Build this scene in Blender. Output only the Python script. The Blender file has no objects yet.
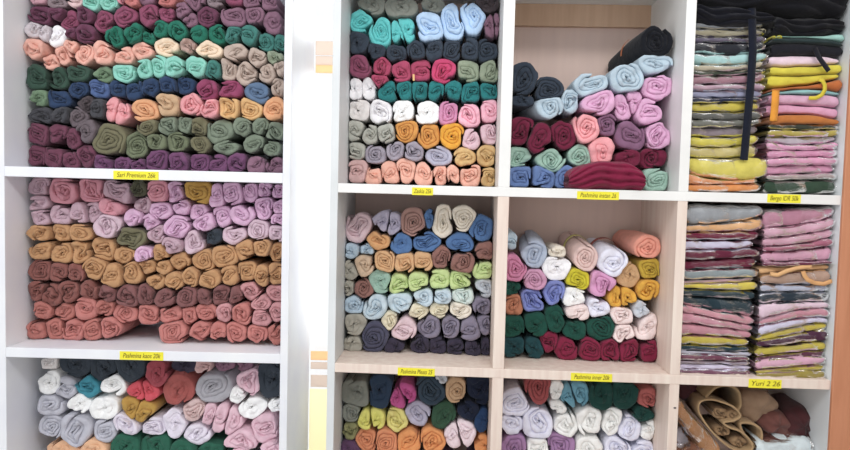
import bpy, math, random
import numpy as np
from mathutils import Matrix, Vector
random.seed(7)
C = bpy.context.scene.collection
# ------------------------------------------------------------------ camera and frames
PITCH, ROLL, F = 0.05118, -0.02478, 650.0
HC = 1.45                                   # camera height above the floor
CAM = np.array([0.0, 0.0, HC])
def cam_rot(p, r):
    cp, sp, cr, sr = math.cos(p), math.sin(p), math.cos(r), math.sin(r)
    return np.array([[1,0,0],[0,cp,sp],[0,-sp,cp]]) @ np.array([[cr,0,sr],[0,1,0],[-sr,0,cr]])
RM = cam_rot(PITCH, ROLL)
class Unit:                                 # front plane of a shelving unit: s along it, d into it, z up
    def __init__(self, yaw, dist):
        self.yaw = yaw; self.S = np.array([math.cos(yaw), -math.sin(yaw), 0]); self.N = np.array([math.sin(yaw), math.cos(yaw), 0])
        self.k = dist*math.cos(yaw)
    def p(self, s, d, z):
        return self.S*s + self.N*(self.k+d) + np.array([0,0,z+HC])
    def at(self, u, v, d=0.0):              # direction seen at (u, v) met with the plane d behind the front
        r = RM @ np.array([(u-425)/F, 1, -(v-225)/F])
        q = r*((self.k+d)/(self.N@r))
        return float(q@self.S), float(q[2])
    def scale(self, d): return (self.k+d)/F
LU = Unit(-0.002428, 1.60235)
RU = Unit(0.038916, 1.6)
cam = bpy.data.objects.new('camera', bpy.data.cameras.new('camera')); C.objects.link(cam)
m = Matrix.Identity(4)
for i, col in enumerate((RM@[1,0,0], RM@[0,0,1], -(RM@[0,1,0]))):
    for j in range(3): m[j][i] = col[j]
m.translation = Vector(CAM); cam.matrix_world = m
cam.data.sensor_width = 36; cam.data.lens = F*36/850; cam.data.clip_start = 0.05
bpy.context.scene.camera = cam
# ------------------------------------------------------------------ materials
def lin(c):
    c = c/255.0
    return c/12.92 if c <= 0.04045 else ((c+0.055)/1.055)**2.4
def rgb(t, g=1.0): return tuple(min(0.93, lin(x)*g) for x in t)+(1.0,)
def new_mat(name):
    m = bpy.data.materials.new(name); m.use_nodes = True
    return m, m.node_tree.nodes, m.node_tree.links, m.node_tree.nodes['Principled BSDF']
def paint(name, col, rough=0.45, grain=0.0, gcol=None, bump=0.0, scale=6):
    m, n, l, b = new_mat(name)
    b.inputs['Roughness'].default_value = rough
    tc = n.new('ShaderNodeTexCoord'); mp = n.new('ShaderNodeMapping'); mp.inputs['Scale'].default_value = (9, 9, 0.8) if grain else (1,1,1)
    nz = n.new('ShaderNodeTexNoise'); nz.inputs['Scale'].default_value = scale; nz.inputs['Detail'].default_value = 6
    l.new(tc.outputs['Object'], mp.inputs[0]); l.new(mp.outputs[0], nz.inputs[0])
    rp = n.new('ShaderNodeValToRGB'); rp.color_ramp.elements[0].position = 0.35; rp.color_ramp.elements[1].position = 0.68
    c2 = gcol or tuple(x*0.95 for x in col)
    rp.color_ramp.elements[0].color = rgb(c2); rp.color_ramp.elements[1].color = rgb(col)
    l.new(nz.outputs[0], rp.inputs[0]); l.new(rp.outputs[0], b.inputs['Base Color'])
    if bump:
        bp = n.new('ShaderNodeBump'); bp.inputs['Strength'].default_value = bump; bp.inputs['Distance'].default_value = 0.002
        l.new(nz.outputs[0], bp.inputs['Height']); l.new(bp.outputs[0], b.inputs['Normal'])
    return m
M = {
 'white': paint('white_laminate', (243,245,254)),
 'white_in': paint('white_laminate_side', (236,238,246)),
 'cream_white': paint('warm_white_laminate', (244,244,242)),
 'grey_white': paint('pale_grey_laminate', (228,232,234)),
 'birch': paint('pale_birch_board', (240,226,214), 0.5, 1, (228,208,196)),
 'birch_back': paint('pinkish_plywood_back', (226,200,188), 0.6, 1, (218,192,182), scale=3),
 'tan_strip': paint('tan_strip_board', (214,180,152), 0.6, 1, (204,168,140)),
 'orange_wood': paint('orange_brown_board', (204,140,106), 0.55, 1, (194,130,96), scale=9),
 'wall': paint('pale_wall_paint', (235,235,232)),
 'wallr': paint('tan_wall_paint', (176,160,146)),
 'floor': paint('pale_floor_tiles', (205,202,198)),
 'cream': paint('cream_frame_paint', (252,236,205)),
 'tanframe': paint('tan_frame_paint', (232,205,170)),
 'ink': paint('brown_ink', (120,98,20)),
 'sticker': paint('yellow_paper', (252,240,62), 0.7),
 'metal': paint('dark_metal', (70,66,72), 0.35),
}
def cloth_mat(name, weave=420, bump=0.5, rough=0.9, attr=None):
    m, n, l, b = new_mat(name)
    oi = n.new('ShaderNodeAttribute' if attr else 'ShaderNodeObjectInfo')
    if attr: oi.attribute_name = attr
    tc = n.new('ShaderNodeTexCoord')
    nz = n.new('ShaderNodeTexNoise'); nz.inputs['Scale'].default_value = weave; nz.inputs['Detail'].default_value = 3
    n2 = n.new('ShaderNodeTexNoise'); n2.inputs['Scale'].default_value = 45; n2.inputs['Detail'].default_value = 4
    l.new(tc.outputs['Object'], nz.inputs[0]); l.new(tc.outputs['Object'], n2.inputs[0])
    hs = n.new('ShaderNodeHueSaturation'); mr = n.new('ShaderNodeMapRange')
    mr.inputs['From Min'].default_value = 0.3; mr.inputs['From Max'].default_value = 0.7; mr.inputs['To Min'].default_value = 0.9; mr.inputs['To Max'].default_value = 1.1
    l.new(n2.outputs[0], mr.inputs[0]); l.new(mr.outputs[0], hs.inputs['Value']); l.new(oi.outputs['Color'], hs.inputs['Color'])
    l.new(hs.outputs[0], b.inputs['Base Color'])
    ad = n.new('ShaderNodeMath'); ad.operation = 'MULTIPLY_ADD'; ad.inputs[1].default_value = 3.0
    l.new(n2.outputs[0], ad.inputs[0]); l.new(nz.outputs[0], ad.inputs[2])
    bp = n.new('ShaderNodeBump'); bp.inputs['Strength'].default_value = bump; bp.inputs['Distance'].default_value = 0.0018
    l.new(ad.outputs[0], bp.inputs['Height']); l.new(bp.outputs[0], b.inputs['Normal'])
    b.inputs['Roughness'].default_value = rough; b.inputs['Sheen Weight'].default_value = 0.12; b.inputs['Specular IOR Level'].default_value = 0.2
    return m
M['cloth'] = cloth_mat('woven_scarf_fabric')
M['cloth_mass'] = cloth_mat('woven_scarf_fabric_mixed', attr='tone')
M['felt'] = cloth_mat('thick_felt', 900, 0.25)
def plastic():
    m, n, l, b = new_mat('clear_plastic_film'); out = n['Material Output']
    tr = n.new('ShaderNodeBsdfTransparent'); gl = n.new('ShaderNodeBsdfGlossy'); gl.inputs['Roughness'].default_value = 0.16
    gl.inputs['Color'].default_value = (1,1,1,1)
    fr = n.new('ShaderNodeFresnel'); fr.inputs['IOR'].default_value = 1.38
    tc = n.new('ShaderNodeTexCoord'); nz = n.new('ShaderNodeTexNoise'); nz.inputs['Scale'].default_value = 60; nz.inputs['Detail'].default_value = 5
    mp = n.new('ShaderNodeMapping'); mp.inputs['Scale'].default_value = (0.7,1,2.2)
    l.new(tc.outputs['Object'], mp.inputs[0]); l.new(mp.outputs[0], nz.inputs[0])
    bp = n.new('ShaderNodeBump'); bp.inputs['Strength'].default_value = 0.8; bp.inputs['Distance'].default_value = 0.005
    l.new(nz.outputs[0], bp.inputs['Height']); l.new(bp.outputs[0], gl.inputs['Normal']); l.new(bp.outputs[0], fr.inputs['Normal'])
    mx = n.new('ShaderNodeMixShader'); l.new(fr.outputs[0], mx.inputs[0]); l.new(tr.outputs[0], mx.inputs[1]); l.new(gl.outputs[0], mx.inputs[2])
    l.new(mx.outputs[0], out.inputs['Surface']); n.remove(b)
    return m
M['plastic'] = plastic()
def glass():
    m, n, l, b = new_mat('window_glass'); out = n['Material Output']
    tr = n.new('ShaderNodeBsdfTransparent'); gl = n.new('ShaderNodeBsdfGlossy'); gl.inputs['Roughness'].default_value = 0.02
    mx = n.new('ShaderNodeMixShader'); mx.inputs[0].default_value = 0.05
    l.new(tr.outputs[0], mx.inputs[1]); l.new(gl.outputs[0], mx.inputs[2]); l.new(mx.outputs[0], out.inputs['Surface']); n.remove(b)
    return m
M['glass'] = glass()
def milky(name, col):                            # translucency added so the sky behind brightens the pale blocks
    m, n, l, b = new_mat(name); out = n['Material Output']
    tl = n.new('ShaderNodeBsdfTranslucent'); tl.inputs[0].default_value = rgb(col); b.inputs['Base Color'].default_value = rgb(col)
    mx = n.new('ShaderNodeMixShader'); mx.inputs[0].default_value = 0.75
    l.new(b.outputs[0], mx.inputs[1]); l.new(tl.outputs[0], mx.inputs[2]); l.new(mx.outputs[0], out.inputs['Surface']); return m
M['milk1'] = milky('cream_translucent_block', (253,243,218)); M['milk2'] = milky('tan_translucent_block', (240,216,184)); M['milk3'] = milky('grey_translucent_block', (224,214,206))
# ------------------------------------------------------------------ object helpers
def link_mesh(name, verts, faces, mat, parent=None, smooth=False):
    me = bpy.data.meshes.new(name); me.from_pydata([tuple(map(float, v)) for v in verts], [], faces)
    if smooth: me.polygons.foreach_set('use_smooth', [True]*len(me.polygons))
    me.materials.append(mat); me.update()
    o = bpy.data.objects.new(name, me); C.objects.link(o)
    if parent: o.parent = parent
    return o
def empty(name, loc=(0,0,0), rz=0):
    o = bpy.data.objects.new(name, None); C.objects.link(o); o.location = loc; o.rotation_euler = (0,0,rz); o.empty_display_size = 0.05
    return o
def tag(o, label=None, cat=None, group=None, kind=None):
    if label: o['label'] = label
    if cat: o['category'] = cat
    if group: o['group'] = group
    if kind: o['kind'] = kind
    return o
BOXF = [(0,3,2,1),(4,5,6,7),(0,1,5,4),(1,2,6,5),(2,3,7,6),(3,0,4,7)]
def board(name, a, b, mat, parent=None, bev=0.0012):     # a box between corners a and b, edges bevelled
    (x0,y0,z0),(x1,y1,z1) = a, b
    c = ((x0+x1)/2,(y0+y1)/2,(z0+z1)/2)
    v = [(x-c[0],y-c[1],z-c[2]) for z in (z0,z1) for x,y in ((x0,y0),(x1,y0),(x1,y1),(x0,y1))]
    o = link_mesh(name, v, BOXF, mat, parent); o.location = c
    if bev:
        md = o.modifiers.new('bevel', 'BEVEL'); md.width = bev; md.segments = 2
    return o
# ------------------------------------------------------------------ the two shelving units
def unit_empty(U, s, name, z=-HC): 
    return empty(name, U.p(s, 0, z), -U.yaw)
DEP = 0.30
# local frame of a unit's Empty: x = s - s0, y = d, z = height above floor
def make_left():
    s0 = -0.69
    r = unit_empty(LU, s0, 'shelving_unit')
    tag(r, 'white laminate open shelving unit with grey sides, filled with dark and pink rolled scarves', 'shelving')
    X = lambda s: s-s0
    Z = lambda z: z+HC
    board('side_panel', (X(-1.052),0,0.02), (X(-1.0324),DEP,Z(0.60)), M['white'], r)
    board('side_panel', (X(-0.349),0,0.02), (X(-0.3296),DEP,Z(0.60)), M['white'], r)
    for zt, th in ((0.60,0.02),(0.0371,0.0249),(-0.413,0.0244),(-0.745,0.022)):
        board('shelf', (X(-1.0324),0.0,Z(zt-th)), (X(-0.349),DEP,Z(zt)), M['white'], r)
    board('back_panel', (X(-1.052),DEP,0.02), (X(-0.3296),DEP+0.006,Z(0.60)), M['white_in'], r, 0)
    board('plinth', (X(-1.0324),0.03,0.0), (X(-0.349),DEP-0.02,0.06), M['white'], r)
make_left()
def make_right():
    s0 = 0.33
    r = unit_empty(RU, s0, 'shelving_unit')
    tag(r, 'white and pale birch shelving unit with three columns, packed with rolled scarves and plastic packets', 'shelving')
    X = lambda s: s-s0
    Z = lambda z: z+HC
    zt1, zb1, zt2, zb2, top = 0.0157, -0.0072, -0.4344, -0.4574, 0.56
    board('side_panel', (X(-0.2986),0,0.02), (X(-0.2796),DEP,Z(top)), M['grey_white'], r)
    board('side_panel', (X(0.9345),0,0.02), (X(0.953),DEP,Z(top)), M['grey_white'], r)
    for a, b in ((0.1147,0.1425),(0.5495,0.5734)):
        board('divider', (X(a),0,Z(zt1)), (X(b),DEP,Z(top-0.02)), M['cream_white'], r)
        board('divider', (X(a),0.0008,Z(zt2)), (X(b),DEP,Z(zb1)), M['birch'], r)
        board('divider', (X(a),0.0008,0.05), (X(b),DEP,Z(zb2)), M['birch'], r)
    board('shelf', (X(-0.2796),0,Z(top-0.02)), (X(0.9345),DEP,Z(top)), M['cream_white'], r)
    board('shelf', (X(-0.2796),0,Z(zb1)), (X(0.9345),DEP,Z(zt1)), M['cream_white'], r)
    board('shelf', (X(-0.2796),0,Z(zb2)), (X(0.9345),DEP,Z(zt2)), M['birch'], r)
    board('shelf', (X(-0.2796),0,Z(-0.752)), (X(0.9345),DEP,Z(-0.730)), M['birch'], r)
    board('back_panel', (X(-0.2986),DEP,0.02), (X(0.953),DEP+0.006,Z(top)), M['birch_back'], r, 0)
    board('back_strip', (X(0.1425),DEP-0.016,Z(0.478)), (X(0.5495),DEP,Z(0.54)), M['tan_strip'], r)  # tan strip across the upper back of the middle column
    board('plinth', (X(-0.2796),0.03,0.0), (X(0.9345),DEP-0.02,0.05), M['birch'], r)
    # dark screw head left in the divider edge
    s, z = RU.at(675, 408)
    vs = [(0.0035*math.cos(t*math.pi/6), 0, 0.0022*math.sin(t*math.pi/6)) for t in range(12)]
    vs = vs+[(x*0.8,-0.0012,q*0.8) for x,_,q in vs]
    fs = [(i,(i+1)%12,12+(i+1)%12,12+i) for i in range(12)]+[tuple(range(12,24))]
    o = link_mesh('screw', vs, fs, M['metal'], r); o.location = (X(s), 0.0006, Z(z))
make_right()
pn = board('wooden_panel', (0,-0.012,0), (0.16,-0.002,HC+0.60), M['orange_wood'], None, 0.002)
pn.location = RU.p(0.9336+0.08, -0.007, 0) + np.array([0,0,-HC+(HC+0.60)/2]) ; pn.rotation_euler = (0,0,-RU.yaw)
pn.location[2] = (HC+0.60)/2
tag(pn, 'orange brown wooden board standing upright at the far right edge of the shelving', 'wooden board')
# ------------------------------------------------------------------ wall, floor and the bright window between the units
def struct(o): o['kind'] = 'structure'; return o
WY = 2.05
def wpt(u, v, Y=WY):
    r = RM @ np.array([(u-425)/F, 1, -(v-225)/F]); q = r*(Y/r[1]); return q[0], q[2]+HC
wx0, wx1, wz0, wz1 = -0.66, -0.14, 0.55, 2.35
struct(board('floor', (-2.6,-1.2,-0.05), (1.85,WY+0.12,0.0), M['floor'], None, 0))
struct(board('added_wall_right', (1.75,-2.2,0), (1.85,WY,2.7), M['wallr'], None, 0))  # unseen wall, added to cut the light from the right
struct(board('wall_back', (-2.6,WY,0), (wx0,WY+0.12,2.7), M['wall'], None, 0))
struct(board('wall_back', (wx1,WY,0), (1.85,WY+0.12,2.7), M['wall'], None, 0))
struct(board('wall_back', (wx0,WY,0), (wx1,WY+0.12,wz0), M['wall'], None, 0))
struct(board('wall_back', (wx0,WY,wz1), (wx1,WY+0.12,2.7), M['wall'], None, 0))
w = struct(empty('window_1', ((wx0+wx1)/2, WY, wz0)))
def wpart(name, x0, x1, z0, z1, y0, y1, mat):
    o = board(name, (x0,y0,z0), (x1,y1,z1), mat, w, 0.001)
    o.location = (o.location[0]-(wx0+wx1)/2, o.location[1]-WY, o.location[2]-wz0); return o
for a, b, c, d in ((wx0,wx0+0.03,wz0,wz1),(wx1-0.03,wx1,wz0,wz1),(wx0,wx1,wz0,wz0+0.03),(wx0,wx1,wz1-0.03,wz1)):
    wpart('window_frame', a, b, c, d, WY+0.02, WY+0.08, M['cream'])
wpart('pane', wx0+0.03, wx1-0.03, wz0+0.03, wz1-0.03, WY+0.05, WY+0.054, M['glass'])
for u0, u1, v0, v1, mt in ((315,345,40,54,'milk3'),(315,345,55,64,'milk3'),(315,345,64,72,'milk2'),
                           (310,345,352,361,'milk2'),(310,345,363,370,'milk3'),(310,345,376,388,'milk3'),(309,345,390,470,'milk1')):
    x0, z1_ = wpt(u0, v0); _, z0_ = wpt(u0, v1)
    wpart('pale_gap_block', x0, wx1-0.03, z0_, z1_, WY+0.012, WY+0.016, M[mt])  # unidentified pale blocks in the gap, made up as window parts
# ------------------------------------------------------------------ colours (name: (rgb, words))
COL = {}
for ln in '''dpink 196 146 160 dusty pink|taupe 140 122 128 grey taupe|pale 214 180 182 pale pink|mint 132 200 184 mint green|salmon 192 112 110 salmon red
mauve 134 96 116 dusty mauve|plum 106 58 82 deep plum|rplum 142 72 100 rose plum|lace 202 192 198 off-white|white 240 238 242 white|ivory 226 220 218 ivory
green 34 112 92 emerald green|tgreen 62 122 114 muted teal green|peach 230 170 154 peach pink|cream 232 206 178 cream|tpe 178 146 136 taupe pink
dgreen 52 78 66 dark green|sage 106 132 104 sage green|beige 184 164 152 beige|navy 44 64 98 navy blue|blue 76 98 146 denim blue|dbrown 76 66 70 dark brown
magenta 146 64 98 magenta|steel 92 116 148 steel blue|char 68 68 74 charcoal|bgrey 104 92 98 brownish grey|pink 228 152 158 soft pink|apricot 222 160 116 apricot
tan 196 160 124 tan|ytan 214 168 112 golden tan|maroon 112 62 82 maroon|olive 112 108 82 olive|oliveg 108 116 90 olive green|gsage 118 130 112 greyish sage|purple 112 68 104 purple
lilac 212 170 202 lilac pink|rose 208 140 154 rose pink|mustard 184 142 66 mustard|mauvel 190 158 172 pale mauve|mlace 206 178 192 pinkish mauve|dkgreen 84 84 66 moss green
ochre 190 142 98 ochre tan|brownp 140 86 80 reddish brown|mbrown 130 84 84 mauve brown|slmn 184 112 104 dusty salmon|coralp 192 118 112 salmon pink|pinkm 196 138 142 mauve pink
slate 54 62 72 dark slate|blk 20 22 30 black|wht 246 246 250 bright white|ggrey 186 186 198 pale grey|peach2 230 178 138 light peach|coral 216 84 96 coral red|dred 160 70 80 dark red
brick 166 84 80 brick red|grey 168 166 174 mid grey|lpink 224 184 198 light pink|lgreen 40 96 76 forest green|teal 60 140 160 teal blue|lilw 222 214 228 lilac white|pbeige 214 184 182 pink beige
turq 96 204 204 turquoise|lblue 180 210 244 light blue|dslate 56 66 80 slate blue|rasp 180 72 104 raspberry pink|hot 208 70 114 hot pink|sagel 146 158 134 light sage|tealg 38 124 126 teal green
orchid 212 138 176 orchid pink|bpink 246 180 198 baby pink|greige 176 176 166 greige|orange 216 148 72 orange tan|amber 232 162 52 amber yellow|palem 222 186 196 pale mauve pink
mgrey 160 152 166 mauve grey|lgrey 176 174 194 lilac grey|sand 214 176 118 sandy tan|ppeach 236 176 156 peach|dmauve 206 166 164 dusty pink mauve|dkblue 50 60 74 dark slate blue
sblue 176 196 210 pale blue grey|ork 218 164 200 orchid lilac|pplum 134 92 122 plum lilac|spink 238 158 164 salmon pink|burg 116 32 60 burgundy|mintg 150 184 168 sage mint|cblue 100 126 178 cornflower blue
lav 186 180 204 lavender|bpk 172 132 124 brownish pink|crm 230 220 204 cream|deni 82 118 170 denim blue|oran 212 156 104 soft orange|pblue 176 198 216 powder blue|sbeige 202 174 146 sand beige
otan 214 168 122 orange beige|brn 148 104 96 rosy brown|lime 192 212 142 lime green|ice 190 208 220 ice blue|mwhite 206 220 216 minty white|silver 190 196 206 silver grey|khaki 164 160 148 khaki grey
ycream 222 212 184 pale cream|pgrey 130 122 142 purple grey|spurp 76 76 98 slate purple|ppink 216 188 196 powder pink|dplum 58 52 70 dark plum
pgb 172 184 206 pale grey blue|pkb 222 190 184 pinkish beige|crl 232 152 132 coral peach|oyel 188 156 50 olive yellow|tn 198 156 112 light tan|pnk 208 130 166 rose pink
pkm 206 150 182 mauve pink|yel 204 192 40 bright yellow|orc 214 150 192 orchid pink|amb 222 164 60 amber|terra 188 120 90 terracotta|peri 124 136 202 periwinkle blue|plp 236 216 214 pale blush
wlil 226 226 242 lilac white|dg 26 76 64 dark green|dteal 30 68 74 dark teal|wine 134 34 64 wine red
sggrey 130 134 126 sage grey|slb 44 62 86 navy slate|mag 196 84 146 magenta pink|slt 52 68 84 slate blue|ygreen 212 208 104 yellow green|ylw 216 206 120 soft yellow|lil 172 168 190 pale lilac|olv 140 140 96 olive
prp 96 66 100 purple|opeach 216 138 98 orange peach|org 224 146 88 orange|pwht 232 212 220 pinkish white|nvy 28 36 58 midnight navy|nblue 34 60 100 navy blue|gr 48 80 60 bottle green
lw 222 222 240 lilac white|brk 164 78 80 brick red|tbl 108 164 186 teal blue|dkg 26 66 60 dark green|warm 238 238 236 soft white|mv 160 120 164 mauve purple|bkp 182 96 92 brick pink|tanf 210 160 118 tan'''.replace('\n', '|').split('|'):
    t = ln.split(); COL[t[0]] = ((int(t[1]), int(t[2]), int(t[3])), ' '.join(t[4:]))
# ------------------------------------------------------------------ rolls: unit, cubby, recess, row data
# each entry: colour x y rx ry [style letter] [tx ty shift of the far end] ; '|' starts the next row down
DATA = {}
DATA['LT'] = (LU, 0.088, 'upper far left cubby', '''dpink 36 -4 9 9;taupe 56 1 10 9;pale 75 -3 10 9;mint 91 1 10 10;mint 108 1 11 11;rose 120 -5 8 8;salmon 130 0 8 7;mauve 145 -4 8 8;salmon 166 -1 11 9;mauve 194 0 11 9;taupe 214 -3 9 8;rplum 234 -3 10 9;mauve 252 0 10 9;mauve 270 1 9 9
|plum 39 15 12 11;plum 57 14 8 8;rplum 69 21 10 11;plum 84 14 9 8;rplum 104 20 9 11;rplum 124 16 11 11;rplum 149 15 9 12;rplum 166 13 9 8;mauve 182 10 9 8;mauve 189 20 8 8;plum 206 16 11 9;mauve 234 15 12 11;mauve 254 15 9 9;mauve 273 21 9 12
|lace 36 29 9 9;lace 45 33 6 8;white 57 35 10 11;plum 72 34 6 7;plum 87 35 10 9;green 115 37 9 11;green 133 33 10 9;green 146 36 7 7;green 159 28 9 9;green 177 31 10 10;green 197 34 9 9;green 217 34 9 9;tgreen 233 35 9 9;tgreen 249 36 9 9;tgreen 265 42 10 9;tgreen 280 44 7 9
|peach 36 50 9 11 c;peach 49 61 9 8 c;peach 62 54 9 9 c;peach 71 45 8 7;peach 84 53 9 10;peach 104 53 10 10;peach 123 56 9 9;peach 142 50 10 9;cream 166 46 12 10;tpe 188 46 9 7;cream 208 50 14 8 f;beige 236 53 11 10;beige 258 58 9 11;sagel 276 58 8 8
|dgreen 38 77 11 13 f;dgreen 57 79 10 11;dgreen 76 73 11 8 f;sage 102 75 9 8;mint 124 73 11 11;mint 145 69 8 10;mint 158 66 8 12;mint 175 68 10 10;mint 196 67 11 9 f;tgreen 213 70 8 9;beige 229 69 9 12 c;beige 246 72 12 11;beige 266 71 10 10;beige 280 68 6 9
|sage 39 98 9 9 f;navy 57 98 12 11;navy 77 90 10 8;blue 98 88 11 10 f;dbrown 86 104 9 8;navy 118 88 9 8;navy 134 89 10 10;navy 151 89 10 10;navy 168 87 9 10;navy 184 84 9 9;magenta 206 90 11 11;magenta 229 89 12 9 f;steel 257 92 13 11;beige 277 87 8 8
|char 42 116 12 9 f;char 60 115 9 9;bgrey 76 116 10 10;char 97 108 9 9;pink 115 110 12 13 h;apricot 145 110 15 12 f;tan 166 102 12 14 f;pink 191 104 11 11;pink 210 107 9 9;ytan 229 107 11 10 c;ytan 249 109 11 11;apricot 275 110 10 12
|maroon 38 134 11 11 f;maroon 56 134 10 10;maroon 71 139 8 10;bgrey 87 132 10 11;olive 108 141 16 16;olive 148 127 10 8;oliveg 136 146 11 13;oliveg 156 141 10 9;oliveg 177 141 11 9;gsage 168 125 10 9;gsage 184 124 9 8;olive 197 128 10 9;gsage 219 131 14 12;gsage 244 127 9 9;gsage 260 127 10 8 f;gsage 275 132 9 10;olive 199 144 9 9;gsage 226 147 13 8 f;gsage 254 144 9 10;gsage 271 148 9 8
|maroon 35 156 10 11 f;maroon 53 157 10 10 f;maroon 70 160 9 9;maroon 86 156 10 10;purple 104 163 10 8;purple 122 165 10 7;purple 138 165 9 7;purple 156 160 12 11;purple 178 163 11 10;purple 199 164 11 10;purple 218 164 10 10;purple 237 163 10 10;mauve 256 164 10 10;mauve 274 165 10 9''')
DATA['LM'] = (LU, 0.086, 'middle far left cubby', '''mauvel 40 187 11 9;rose 62 190 14 13 c;rose 91 190 12 13 c;mauvel 118 191 13 14;dkgreen 138 189 9 8;rose 158 192 12 12;lilac 175 193 9 15;mustard 197 192 16 14 f;lilac 218 195 9 13;lilac 231 193 13 14;lilac 250 190 10 10;lilac 264 189 9 9;lilac 278 190 8 9
|mauvel 39 204 9 9 c;rose 112 207 12 9 f;mauvel 142 204 9 8;lilac 133 219 8 9;lilac 150 223 10 8;lilac 180 206 9 9 c;lilac 160 211 12 10 c;lilac 197 212 9 9;lilac 242 214 14 10 f;lilac 265 208 10 11 c;lilac 279 207 7 10
|mauvel 42 217 10 10;mauvel 61 215 11 10;mauvel 79 214 9 10;mauvel 92 212 8 11;mlace 107 226 14 13;olive 129 239 16 11;mauvel 156 233 9 9;lilac 177 228 13 12;lilac 204 223 13 11 c;lilac 222 216 10 11;slate 211 237 11 7;mlace 235 235 13 10 f;mlace 258 231 12 10;mlace 277 233 9 10;lilac 279 219 7 9
|ochre 41 233 11 9;ochre 60 233 11 9;ochre 80 233 12 9;lilac 144 256 10 9;mauvel 172 246 10 9;mlace 194 241 10 12;ochre 41 250 11 10;ochre 61 253 12 11;ochre 80 251 11 11;ochre 101 249 12 12 c;ochre 124 256 11 9;ochre 161 254 9 9;ochre 178 262 9 9;ochre 203 261 10 11;ochre 224 256 13 12 f;ochre 245 250 10 12;ochre 262 247 9 9;ochre 277 252 8 10
|brownp 40 270 11 11;brownp 60 272 11 10 f;brownp 75 274 10 9;ochre 94 268 13 11 c;ochre 112 275 11 12;ochre 130 272 11 11;ochre 146 266 9 9 c;ochre 155 282 11 9;ochre 163 266 8 8;ochre 174 282 12 9;ochre 190 278 9 9;ochre 209 280 12 9 f;ochre 229 275 9 10;ochre 246 272 10 10;ochre 262 275 8 11;ochre 276 275 9 11 c
|brownp 37 291 9 10;brownp 51 296 12 13;brownp 69 292 11 12;brownp 90 290 11 9;mbrown 106 294 9 9 c;mbrown 127 297 11 11;mbrown 147 295 9 11;mbrown 165 297 12 10;mbrown 187 296 12 10;mbrown 205 297 9 9;mbrown 221 295 12 9;mbrown 236 297 9 9;pinkm 250 291 12 9 c;pinkm 262 303 10 9;pinkm 276 293 9 9
|slmn 42 311 10 10;slmn 62 312 11 9 f;coralp 84 308 13 13;slmn 104 308 9 10;coralp 124 314 13 10;coralp 148 314 12 11 c;coralp 170 315 13 10;coralp 190 316 9 9;coralp 205 313 12 11;pinkm 226 312 9 9;coralp 241 313 12 12;pinkm 262 317 9 11;pinkm 277 311 8 10
|slmn 35 330 10 10;slmn 54 329 10 10;coralp 73 330 11 10;slmn 92 330 10 10;coralp 109 328 11 11;coralp 174 331 14 12;coralp 202 330 10 11;coralp 219 332 9 9;coralp 237 332 11 11;coralp 258 333 11 9;slmn 277 333 9 10''')
DATA['LB'] = (LU, 0.090, 'bottom far left cubby', '''ivory 48 363 9 7 f;slate 75 365 20 13 p;slate 104 369 16 15 p;slate 131 366 16 16 p;dred 158 373 11 14 p;dplum 183 366 14 7 p;dmauve 204 366 9 9;mauve 223 364 12 7 p;mauve 243 365 9 8 p
|wht 48 384 12 13 p;ggrey 66 389 11 12;teal 87 386 12 11 c;wht 112 384 13 12 f;coral 143 391 14 12 h;brick 178 391 16 17 p 6 -22;grey 213 387 19 16 f 18 -18;lpink 249 381 11 15 c;slate 272 379 13 20 p
|ggrey 50 404 13 11 f;wht 78 404 11 10 p;wht 104 407 13 12 p;mustard 137 411 18 16 h;pbeige 193 412 11 12;wht 238 396 8 9 f;wht 250 408 14 11 p;wht 278 404 8 7
|ggrey 50 427 13 12;ggrey 76 430 16 16;ggrey 105 432 11 13;lilw 128 424 13 11;lilw 152 427 12 10;lilw 175 423 11 14 p;lilw 196 435 13 11;lpink 209 416 7 13 f;lpink 226 420 17 17 h;lpink 265 428 13 14;lpink 241 440 16 11 c;lpink 273 449 11 8
|peach2 62 452 17 11 p;peach2 96 449 14 10 p;lgreen 124 447 15 12 p;lgreen 155 447 15 13 p;lgreen 184 452 14 10 p;lgreen 208 453 14 9 p;lgreen 230 459 10 6 p
|lgreen 60 472 18 10 p;lgreen 96 474 18 12 p;lgreen 132 476 18 13 p;lgreen 168 477 18 13 p;lgreen 204 478 18 13 p;lgreen 240 479 18 14 p;pink 270 476 13 14 p''')
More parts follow.
